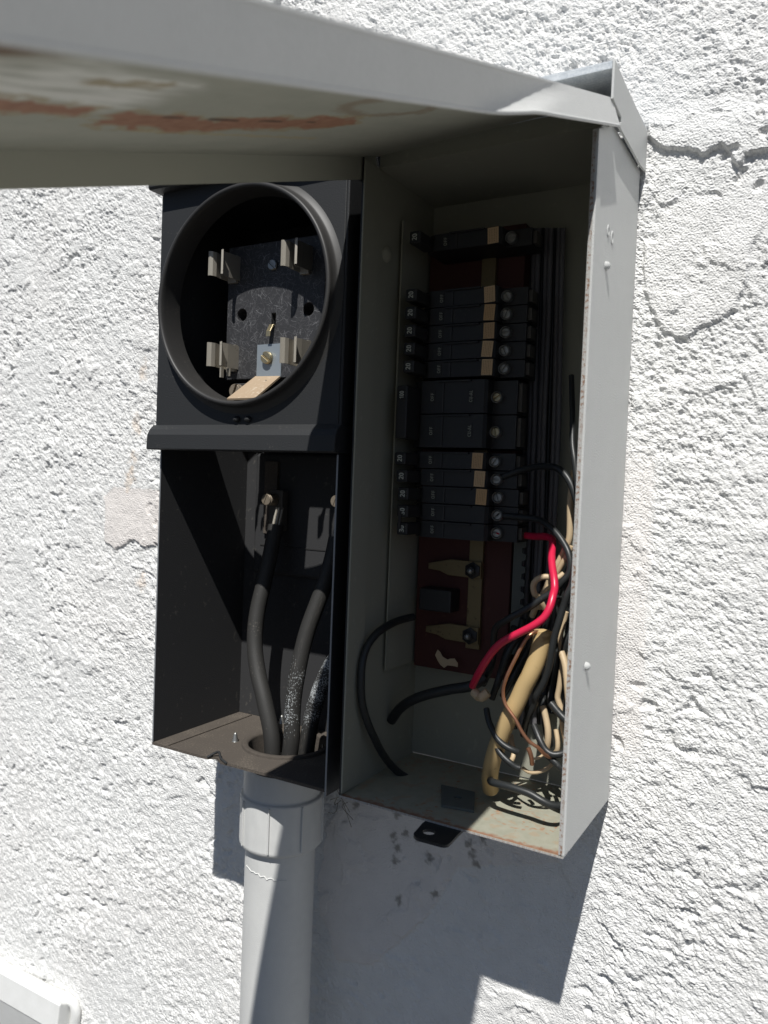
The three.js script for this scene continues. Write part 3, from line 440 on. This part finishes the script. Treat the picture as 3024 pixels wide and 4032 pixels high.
// ------------------------------------------------------------------ conduit
{
  const cx = -0.285, cz = 0.053;
  const t = thing('conduit', 'grey white painted round conduit rising into the meter socket', 'conduit', [cx, -1.35, cz]);
  const body = lathe([[0.0323, -1.35], [0.0323, -0.07]], 64), nv = body.attributes.position; body.translate(cx, 0, cz); { const uv = body.attributes.uv; for (let i = 0; i < uv.count; i++) uv.setXY(i, uv.getX(i) * 0.2, uv.getY(i) * 1.28); }
  part(t, 'pipe', body, M.pvc);
  const cp = lathe([[0.0325, -0.0905], [0.0362, -0.0902], [0.038, -0.0885], [0.0382, -0.086], [0.0382, -0.046], [0.0378, -0.0445], [0.0368, -0.0438], [0.0352, -0.0436], [0.0352, -0.041], [0.0358, -0.0405], [0.0358, -0.0016]], 72); cp.translate(cx, 0, cz);
  const coup = part(t, 'coupling', cp, M.pvc);
  for (let i = 0; i < 8; i++) { const a = i / 8 * 2 * Math.PI + 0.35, g = new RoundedBoxGeometry(0.0016, 0.041, 0.0036, 2, 0.0006); g.translate(0, -0.066, 0.0382); g.rotateY(a); g.translate(cx, 0, cz); part(coup, 'rib', g, M.pvc); }
  const ft = []; for (let i = 0; i <= 20; i++) { const a = 0.2 + i * 0.07, y = -0.108 - 0.004 * noise(i * 0.7, 3) - 0.0012 * i * 0.2; ft.push(V(cx + 0.0323 * Math.sin(a - 0.75), y, cz + 0.0323 * Math.cos(a - 0.75))); }
  part(t, 'paint_wrinkle', tube(ft, 0.0006, 6, 0.002), M.pvc);
}

// ------------------------------------------------------------------ breakers
const printMat = (txt, w, h, px, colr = '#8f9184', bg = '#262625', rot = -Math.PI / 2) => {
  const c = document.createElement('canvas'); c.width = w; c.height = h; const q = c.getContext('2d'); q.fillStyle = bg; q.fillRect(0, 0, w, h); q.fillStyle = colr; q.font = `bold ${px}px sans-serif`; q.textAlign = 'center'; q.textBaseline = 'middle'; q.translate(w / 2, h / 2); q.rotate(rot); q.fillText(txt, 0, 0);
  const t = new THREE.CanvasTexture(c); t.colorSpace = THREE.SRGBColorSpace; return std({ map: t, roughness: 0.55 });
};
const PR = { OFF: printMat('OFF', 64, 128, 50), 20: printMat('20', 80, 128, 72, '#c4c6ba'), 30: printMat('30', 80, 128, 72, '#c4c6ba'), 100: printMat('100', 80, 160, 66, '#c4c6ba'), CUAL: printMat('CU-AL', 56, 160, 44) };
const stickerMats = [0, 1, 2].map(k => { const c = document.createElement('canvas'); c.width = 96; c.height = 160; const q = c.getContext('2d'); q.fillStyle = ['#c9a579', '#c4a37c', '#cfb089'][k]; q.fillRect(0, 0, 96, 160); q.fillStyle = 'rgba(90,60,35,0.55)'; for (let i = 0; i < 5; i++) for (let y = 16; y < 144;) { const l = rr(4, 16); q.fillRect(14 + i * 15, y, 4, l); y += l + rr(3, 8); } const t = new THREE.CanvasTexture(c); t.colorSpace = THREE.SRGBColorSpace; return std({ map: t, roughness: 0.9 }); });
function quadZ(x0, x1, y0, y1, z, th = 0.0002) { const g = new THREE.BoxGeometry(x1 - x0, y1 - y0, th); g.translate((x0 + x1) / 2, (y0 + y1) / 2, z); return g; }
function breaker(name, label, cys, h, dx, amp, sticker, group) {
  const t = thing(name, label, 'breaker', [-0.11 + dx, Math.min(...cys) - h / 2, 0.02], group), zb = 0.06;
  cys.forEach((cy, k) => {
    const y0 = cy - h / 2 + 0.0004, y1 = cy + h / 2 - 0.0004;
    const body = part(t, 'body', prismY([[-0.156 + dx, 0.022], [-0.07 + dx, 0.022], [-0.07 + dx, 0.047], [-0.0905 + dx, 0.047], [-0.0905 + dx, 0.0575], [-0.093 + dx, zb], [-0.148 + dx, zb], [-0.156 + dx, 0.055]].reverse(), y0, y1), M.breaker);
    part(body, 'print', quadZ(-0.1405 + dx, -0.1355 + dx, cy - 0.0048, cy + 0.0048, zb + 0.0002), PR.OFF);
    part(body, 'recess_ridge', box(-0.129 + dx, -0.1275 + dx, y0 + 0.001, y1 - 0.001, zb, zb + 0.0008), M.handle);
    part(body, 'rail', box(-0.134 + dx, -0.104 + dx, y1 - 0.0014, y1 - 0.0002, zb, zb + 0.0022), M.breaker);
    const cup = alongZ(lathe([[0.0046, 0], [0.0046, 0.0042], [0.0038, 0.0042], [0.0036, 0.001]], 24), -0.0862 + dx, cy, 0.047); part(body, 'terminal_collar', cup, M.steel);
    part(body, 'terminal_screw', screwHead(-0.0862 + dx, cy, 0.0472, 0.0034, 0.003, cy * 300), amp === '100' ? M.brass : M.steel);
    part(body, 'terminal_clamp', box(-0.0716 + dx, -0.0672 + dx, y0 + 0.002, y1 - 0.002, 0.034, 0.0445), M.lugMetal);
    if (amp !== '100' || k === 0) {
      const hh = amp === '100' ? (cys[0] - cys[1]) + h * 0.55 : h * 0.7, hy = amp === '100' ? (cys[0] + cys[1]) / 2 : cy;
      const hd = part(t, 'handle', box(-0.1605 + dx, -0.1505 + dx, hy - hh / 2, hy + hh / 2, 0.054, 0.08, 0.0012), M.handle);
      part(hd, 'rating_print', quadZ(-0.1588 + dx, -0.1522 + dx, cy - 0.0045, cy + 0.0045, 0.0802), PR[amp]);
    }
    if (sticker && !(amp === '100')) { const g = quadZ(-0.0006 - 0.0042, 0.0042, -h * 0.44, h * 0.44, 0, 0.0003); g.rotateZ(rr(-0.08, 0.08)); g.rotateX(0); g.translate(-0.0962 + dx + rr(-0.0008, 0.0008), cy, zb + 0.0004); part(body, 'paper_label', g, stickerMats[(k + Math.round(cy * 1000)) % 3]); }
    if (amp === '100') part(body, 'print', quadZ(-0.1065 + dx, -0.1015 + dx, cy - 0.006, cy + 0.006, zb + 0.0002), PR.CUAL);
  });
  if (cys.length > 1 && amp === '30') part(t, 'handle_tie', box(-0.1585 + dx, -0.156 + dx, cys[1], cys[0], 0.0803, 0.0815), M.handle);
}
breaker('circuit_breaker', 'black 20 amp breaker standing alone at the top of the bus, one paper label', [0.4403], 0.0141, 0.0012, '20', true);
[[0.395, 'black 20 amp breaker bordering the empty slots, first of the row of five'], [0.3809, 'second 20 amp breaker of five, counted from the empty slots'], [0.3667, 'middle 20 amp breaker of the row of five'], [0.3525, 'fourth 20 amp breaker of five, counted from the empty slots'], [0.3383, 'black 20 amp breaker resting on the 100 amp main breaker']].forEach(([cy, l]) => breaker('circuit_breaker', l, [cy], 0.0141, 0, '20', true, 'row of five 20 amp breakers'));
breaker('main_breaker', 'wide black two-pole 100 amp main breaker with one tall handle', [0.3159, 0.2885], 0.0272, -0.0048, '100', false);
for (const [cy, dx, l] of [[0.265, -0.0042, 'black 20 amp breaker right under the 100 amp main breaker'], [0.2508, -0.0022, 'middle breaker of the three between the 100 and 30 amp ones'], [0.2367, -0.0004, 'black 20 amp breaker right above the 30 amp double breaker']]) breaker('circuit_breaker', l, [cy], 0.0141, dx, '20', true, 'row of three 20 amp breakers');
breaker('double_breaker', 'black two-pole 30 amp breaker, lowest on the bus', [0.2226, 0.2085], 0.0141, 0, '30', false);

// ------------------------------------------------------------------ bus assembly behind the breakers
{
  const t = thing('bus_assembly', 'red brown insulating board with brass bus bars below the breakers', 'bus bar', [-0.125, 0.085, 0.0036]);
  const b = part(t, 'board', box(-0.17, -0.0835, 0.085, 0.46, 0.0036, 0.0215, 0.001), M.redBase);
  part(t, 'bus_bar', box(-0.1195, -0.107, 0.108, 0.4595, 0.0217, 0.0255, 0.0005), M.brassBar);
  for (const y of [0.1755, 0.1205]) {
    const f = part(t, 'bus_finger', prismZ([[-0.107, y - 0.0075], [-0.107, y + 0.0065], [-0.135, y + 0.0068], [-0.145, y + 0.0045], [-0.156, y + 0.002], [-0.156, y - 0.003], [-0.145, y - 0.004], [-0.137, y - 0.007]], 0.0257, 0.0285, [], 0.0004), M.brassBar);
    const nut = lathe([[0, 0.0052], [0.0034, 0.0052], [0.0038, 0.0045], [0.0038, 0.0018], [0.0072, 0.0016], [0.0072, 0]], 6); part(f, 'washer_nut', alongZ(nut, -0.1142, y - 0.001, 0.0286), M.handle);
    const bolt = lathe([[0, 0.0078], [0.0022, 0.0076], [0.0024, 0.005]], 14); part(f, 'bolt_end', alongZ(bolt, -0.1142, y - 0.001, 0.0286), M.steel);
  }
  part(t, 'pan_flange', box(-0.1742, -0.1728, 0.088, 0.46, 0.004, 0.066), M.inner);
  part(t, 'main_lug', box(-0.158, -0.128, 0.138, 0.157, 0.0217, 0.04, 0.0015), M.breaker);
  const teeth = [[-0.081, 0.108], [-0.0735, 0.108]]; for (let i = 0; i < 9; i++) { const y = 0.112 + i * 0.0105; teeth.push([-0.0735, y], [-0.0705, y + 0.001], [-0.0705, y + 0.0055], [-0.0735, y + 0.0065]); } teeth.push([-0.0735, 0.208], [-0.081, 0.208]);
  part(t, 'neutral_strip', prismZ(teeth, 0.0217, 0.0235), M.oldZinc);
}
{
  const pts = [[985, 600], [1010, 625], [1030, 665], [1075, 692], [1100, 683], [1140, 682], [1170, 725], [1168, 760], [1125, 750], [1075, 745], [1045, 768], [1010, 740], [985, 700], [962, 650]].map(p => { const q = U(1300 + p[0] / 2.3286, 2300 + p[1] / 2.3286, 0.03); return [q.x, q.y]; }).reverse();
  solo('paper_scrap', prismZ(pts, 0.0296, 0.03), M.paper, 'torn scrap of tan paper below the bus bars', 'paper');
}

// ------------------------------------------------------------------ wires in the gutter of the breaker box
const G = (x, y, z) => U(1900 + x / 3.687, 1750 + y / 3.687, z), K = (x, y, z) => U(1950 + x / 4.423, 2300 + y / 4.423, z), Q = (x, y, z) => U(1850 + x / 3.687, 2650 + y / 3.687, z), R6 = (x, y, z) => U(1300 + x / 1.659, 1700 + y / 1.659, z), E2 = (x, y, z) => U(1300 + x / 2.3286, 2300 + y / 2.3286, z);
const wire = (name, pts, r, mat, label, group, cat = 'wire') => solo(name, tube(pts, r, r > 0.004 ? 18 : 12, 0.0025, null, r > 0.004 ? 0.05 : 0), mat, label, cat, group);
wire('red_wire', [R6(1085, 662, 0.048), R6(1180, 668, 0.04), G(530, 1310, 0.036), G(760, 1335, 0.042), G(930, 1340, 0.054), G(1010, 1380, 0.06), G(1012, 1500, 0.066), G(1003, 1640, 0.074), G(1015, 1800, 0.081), G(1040, 1960, 0.087), G(1045, 2100, 0.091), K(1005, 200, 0.0955), K(955, 390, 0.1), K(850, 580, 0.103), K(660, 725, 0.105), K(450, 835, 0.105), K(290, 915, 0.105), K(140, 1000, 0.104), K(-10, 1130, 0.1), R6(1000, 1525, 0.094), R6(958, 1600, 0.086), R6(930, 1660, 0.076)], 0.0028, M.wireRed, 'bright red wire curving out of the lowest breaker');
{
  const pts = [K(835, 815, 0.086), K(828, 880, 0.086), K(800, 1000, 0.087), K(755, 1200, 0.088), K(690, 1400, 0.089), K(600, 1600, 0.09), K(495, 1800, 0.09), K(405, 2000, 0.09), Q(645, 500, 0.09), Q(520, 750, 0.089), Q(430, 970, 0.087), Q(350, 1200, 0.084), Q(305, 1400, 0.078), Q(290, 1540, 0.07), Q(300, 1680, 0.062)];
  wire('sheathed_cable', pts, 0.0064, M.cableTan, 'thick tan sheathed cable leaning across the wire bundle', undefined, 'cable');
}
wire('copper_wire', [K(745, 835, 0.09), K(690, 832, 0.093), K(620, 875, 0.096), K(530, 970, 0.098), K(440, 1120, 0.099), K(355, 1290, 0.1), K(270, 1460, 0.1), K(185, 1650, 0.1), K(140, 1800, 0.1), K(138, 1950, 0.1), K(175, 2090, 0.1), Q(560, 530, 0.1), Q(660, 670, 0.1), Q(760, 860, 0.099), Q(870, 1000, 0.097), Q(1000, 1090, 0.094), Q(1090, 1185, 0.09), Q(1180, 1230, 0.084)], 0.0013, M.copper, 'thin bare copper wire bowing in front of the tan cable');
const bk = 'black wires in the gutter';
wire('black_wire', [R6(1090, 310, 0.046), R6(1250, 250, 0.05), R6(1400, 225, 0.062), G(1085, 345, 0.07), G(1190, 430, 0.0735), G(1275, 560, 0.0755), G(1345, 750, 0.077), G(1385, 900, 0.078), G(1410, 1080, 0.079), G(1420, 1300, 0.08), G(1380, 1700, 0.08)], 0.0026, M.wireBlack, 'black wire arching out highest in the bundle, above the tan strip');
wire('black_wire', [R6(1085, 545, 0.046), R6(1200, 555, 0.05), G(800, 1090, 0.058), G(955, 1180, 0.066), G(1075, 1290, 0.07), G(1175, 1430, 0.073), G(1245, 1570, 0.076), G(1278, 1740, 0.078), G(1250, 1880, 0.079), G(1160, 1990, 0.08), K(980, 150, 0.08), K(800, 260, 0.081), K(620, 385, 0.082), K(460, 480, 0.083), K(290, 570, 0.083), K(140, 660, 0.08), K(0, 780, 0.074), R6(1060, 1500, 0.062), R6(1000, 1650, 0.05)], 0.0026, M.wireBlack, 'black wire looping behind the red wire and back under it');
wire('black_wire', [G(1410, 1050, 0.084), G(1385, 1400, 0.086), G(1340, 1800, 0.088), G(1290, 2060, 0.089), K(1255, 180, 0.09), K(1190, 380, 0.09), K(1110, 650, 0.091), K(1035, 900, 0.091), K(985, 1150, 0.091), K(945, 1400, 0.09), K(890, 1600, 0.089), K(800, 1800, 0.088), K(695, 1990, 0.086), Q(960, 400, 0.084), Q(870, 580, 0.08), Q(810, 730, 0.074), Q(780, 900, 0.066)], 0.0026, M.wireBlack, 'long black wire with a glossy streak right of the tan cable');
wire('black_wire', [U(2250, 1480, 0.05), U(2254, 1640, 0.066), G(1305, 0, 0.074), G(1330, 200, 0.078), G(1352, 400, 0.08), G(1378, 640, 0.082), G(1405, 850, 0.083), G(1425, 1100, 0.08)], 0.0021, M.wireBlack, 'slim black wire running up along the grey box edge');
wire('black_wire', [Q(300, 1560, 0.084), Q(330, 1585, 0.09), Q(500, 1630, 0.093), Q(700, 1690, 0.094), Q(880, 1755, 0.094), Q(1040, 1850, 0.094), Q(1180, 1918, 0.092), Q(1300, 1930, 0.088), Q(1420, 1880, 0.082)], 0.0029, M.wireBlack, 'thick black wire lying low above the cream floor');
wire('black_wire', [Q(930, 760, 0.078), Q(970, 860, 0.081), Q(1030, 1000, 0.084), Q(1100, 1120, 0.085), Q(1190, 1180, 0.085), Q(1300, 1180, 0.083), Q(1430, 1130, 0.078)], 0.0025, M.wireBlack, 'black wire hooking to the box side below the copper wire');
wire('black_wire', [Q(1130, 1200, 0.082), Q(1200, 1260, 0.083), Q(1290, 1350, 0.083), Q(1365, 1430, 0.082)], 0.0025, M.wireBlack, 'short cut black wire end pointing down at the box side');
for (const [pts, l] of [[[Q(240, 520, 0.083), Q(270, 680, 0.088), Q(330, 830, 0.092), Q(420, 980, 0.094), Q(530, 1070, 0.094), Q(630, 1120, 0.093), Q(695, 1145, 0.091)], 'upper'], [[Q(380, 1060, 0.09), Q(430, 1150, 0.091), Q(510, 1240, 0.092), Q(590, 1310, 0.092), Q(660, 1360, 0.091), Q(725, 1385, 0.09)], 'lower']]) wire('black_wire', pts, 0.0023, M.wireBlack, `${l} of two black wire ends crossing the foot of the tan cable`);
wire('black_wire', [Q(1180, 440, 0.072), Q(1260, 540, 0.074), Q(1350, 640, 0.076), Q(1450, 740, 0.076)], 0.0029, M.wireBlack, 'short stiff black wire slanting down to the box side');
wire('black_wire', [Q(1050, 330, 0.068), Q(1085, 520, 0.07), Q(1100, 700, 0.07), Q(1120, 870, 0.068), Q(1160, 1050, 0.062)], 0.0028, M.wireBlack, 'thick dull black wire hanging behind the cut wire ends');
// darker ones that fill the bundle
const fills = [
  [[1290, -300], [1200, 100], [1130, 500], [1020, 850], [960, 1300], [900, 1750]], [[1130, 250], [1000, 500], [860, 800], [800, 1100], [760, 1500], [700, 1900]], [[330, 750], [260, 1000], [160, 1300], [60, 1650], [-60, 2000]], [[1350, 1300], [1300, 1650], [1340, 2000], [1380, 2350]], [[560, 1150], [480, 1450], [400, 1800], [340, 2150], [330, 2500]],
  [[1010, -50], [1060, 250], [1020, 700], [960, 1200], [900, 1600], [840, 2100]], [[1330, 350], [1290, 800], [1180, 1250], [1120, 1700], [1060, 2200]], [[1370, 650], [1330, 1000], [1290, 1400], [1260, 1800], [1230, 2250]],
  [[1150, 200], [1100, 600], [1050, 950], [1030, 1400], [1000, 1900]], [[640, 900], [560, 1150], [430, 1400], [300, 1650], [130, 1950]], [[480, 600], [400, 900], [250, 1150], [120, 1500], [20, 1800]],
  [[1390, 400], [1340, 700], [1220, 1050], [1180, 1500], [1200, 2000]], [[820, 150], [700, 500], [560, 800], [420, 1150], [280, 1500]], [[1200, 1300], [1180, 1600], [1240, 1900], [1300, 2250]], [[1090, 1150], [1060, 1500], [1000, 1850], [980, 2250]]];
fills.forEach((f, i) => { const z0 = 0.05 + 0.006 * (i % 4); wire('black_wire', f.map((p, k) => K(p[0], p[1], z0 + 0.004 * Math.sin(k * 1.7 + i))), 0.0026, M.wireBlack, 'dull black wire packed deep in the bundle behind the brighter wires', bk); });
const tn = 'tan wires in the gutter';
const tans = [
  [[G(1330, 380, 0.066), G(1295, 620, 0.066), G(1272, 900, 0.066), G(1270, 1180, 0.066), G(1255, 1380, 0.066), G(1180, 1560, 0.066), G(1085, 1750, 0.066), G(970, 1980, 0.065), G(870, 2190, 0.064), K(740, 330, 0.06), K(640, 560, 0.056)], 0.0021, 'tan wire showing as a bright upright strip above the red wire'],
  [[G(1300, 1480, 0.07), G(1205, 1650, 0.07), G(1120, 1800, 0.069), G(1040, 1960, 0.067), K(830, 200, 0.066), K(760, 420, 0.06)], 0.0017, 'tan wire slanting beside the red wire, right of the longer one'],
  [[G(1180, 1880, 0.072), G(1080, 1940, 0.074), G(960, 1925, 0.076), G(870, 1925, 0.077), G(790, 1960, 0.077), G(742, 2020, 0.077), G(735, 2090, 0.076), G(765, 2190, 0.075), K(720, 190, 0.074), K(790, 300, 0.072), K(850, 420, 0.068)], 0.0019, 'tan wire bent in a small hook left of the red wire'],
  [[K(1150, 1180, 0.076), K(1215, 1400, 0.079), K(1242, 1600, 0.081), K(1262, 1850, 0.083), K(1292, 2150, 0.084), Q(1440, 420, 0.084), Q(1475, 620, 0.083)], 0.0022, 'tan wire dropping steeply beside the rusty box edge'],
  [[K(1250, 1380, 0.07), K(1310, 1620, 0.075), K(1325, 1900, 0.078), Q(1460, 300, 0.078)], 0.0016, 'thin tan wire tucked between the box edge and the steep tan wire'],
  [[K(1230, 480, 0.07), K(1185, 680, 0.07), K(1140, 860, 0.07), K(1150, 1100, 0.07), K(1180, 1320, 0.07), K(1150, 1560, 0.07), K(1115, 1800, 0.07), K(1085, 1980, 0.07), Q(1290, 420, 0.07), Q(1335, 560, 0.07), Q(1345, 740, 0.07), Q(1375, 900, 0.068), Q(1400, 1080, 0.064)], 0.0019, 'tan wire glimpsed in pieces between the black wires'],
  [[Q(1060, 480, 0.074), Q(1105, 660, 0.075), Q(1132, 820, 0.076), Q(1135, 950, 0.076), Q(1122, 1060, 0.075), Q(1105, 1180, 0.07)], 0.0021, 'stubby tan wire hanging low between two black wires'],
  [[Q(1250, 820, 0.07), Q(1275, 1000, 0.072), Q(1268, 1120, 0.072), Q(1215, 1180, 0.07)], 0.0016, 'short tan wire end curling near the bottom of the bundle'],
  [[K(1340, 1050, 0.07), K(1280, 1260, 0.07), K(1235, 1380, 0.068), K(1150, 1560, 0.062)], 0.0014, 'thin tan wire slanting out from behind the rusty box edge'],
  [[Q(770, 1380, 0.075), Q(860, 1440, 0.079), Q(980, 1442, 0.08), Q(1100, 1400, 0.079), Q(1190, 1330, 0.076)], 0.0012, 'thin tan wire sagging in a shallow arc over the floor'],
  [[Q(600, 900, 0.07), Q(610, 1020, 0.074), Q(640, 1140, 0.076), Q(620, 1240, 0.08), Q(585, 1300, 0.08)], 0.0016, 'tan wire behind the foot of the thick tan cable'],
  [[R6(940, 1700, 0.075), R6(985, 1735, 0.078), R6(1030, 1700, 0.076)], 0.0032, 'pale stub of wire in the shade left of the tan cable'],
];
for (const [p, r, l] of tans) wire('tan_wire', p, r * 1.15, M.wireTan, l, tn);
wire('copper_stub', [Q(905, 1330, 0.078), Q(890, 1210, 0.08), Q(865, 1130, 0.081), Q(848, 1085, 0.081)], 0.0017, M.copper, 'short copper wire end sticking up over the floor');
wire('tan_wire', [Q(1060, 1190, 0.085), Q(1000, 1230, 0.086), Q(930, 1245, 0.086)], 0.0009, M.wireTan, 'tiny tan wire end beside the copper stub', tn);
// upright wires along the back wall, in deep shade
for (let i = 0; i < 9; i++) { const x = 2046 + i * 16, z = 0.0065 + 0.003 * (i % 3); wire('grey_wire', [U(x + 44, 900, z), U(x + 34, 1250, z), U(x + 20 + 5 * Math.sin(i), 1700, z), U(x + 6, 2100, z), U(x - 8 + 6 * Math.cos(i * 2), 2450, z), U(x - 22, 2850, z)], 0.0021, i % 3 ? M.wireGrey : M.wireBlack, 'dark upright wire in the row against the back wall of the box', 'upright wires on the back wall'); }
wire('black_cable', [E2(760, 300, 0.045), E2(640, 330, 0.06), E2(540, 375, 0.076), E2(430, 450, 0.09), E2(345, 560, 0.1), E2(298, 700, 0.106), E2(283, 900, 0.108), E2(295, 1100, 0.106), E2(340, 1260, 0.1), E2(410, 1420, 0.09), E2(490, 1570, 0.078), E2(620, 1720, 0.06), E2(800, 1830, 0.045)], 0.0032, M.wireBlack, 'black cable looping down the shaded side of the box', undefined, 'cable');
wire('black_cable', [E2(560, 1250, 0.05), E2(640, 1140, 0.055), E2(750, 1065, 0.06), E2(900, 1010, 0.062), E2(1100, 965, 0.064), E2(1300, 930, 0.066), E2(1420, 860, 0.06)], 0.0042, M.wireBlack, 'black cable arching across the bottom of the shaded box', undefined, 'cable');

// ------------------------------------------------------------------ dry weed between conduit and box
{
  const g = []; for (let i = 0; i < 16; i++) { const a = V(-0.243 + rr(-0.008, 0.006), -0.03 + rr(-0.03, 0.012), 0.006 + rr(0, 0.008)); g.push(tube([a, a.clone().add(V(rr(-0.008, 0.008), rr(-0.01, 0.004), rr(0, 0.01))), a.clone().add(V(rr(-0.014, 0.014), rr(-0.022, 0.008), rr(0, 0.012)))], 0.00035, 5, 0.003)); }
  solo('dry_weed', merge(...g), M.weed, 'wisp of dry grey weed between the conduit and the breaker box', 'weed');
}

renderer.render(scene, camera);
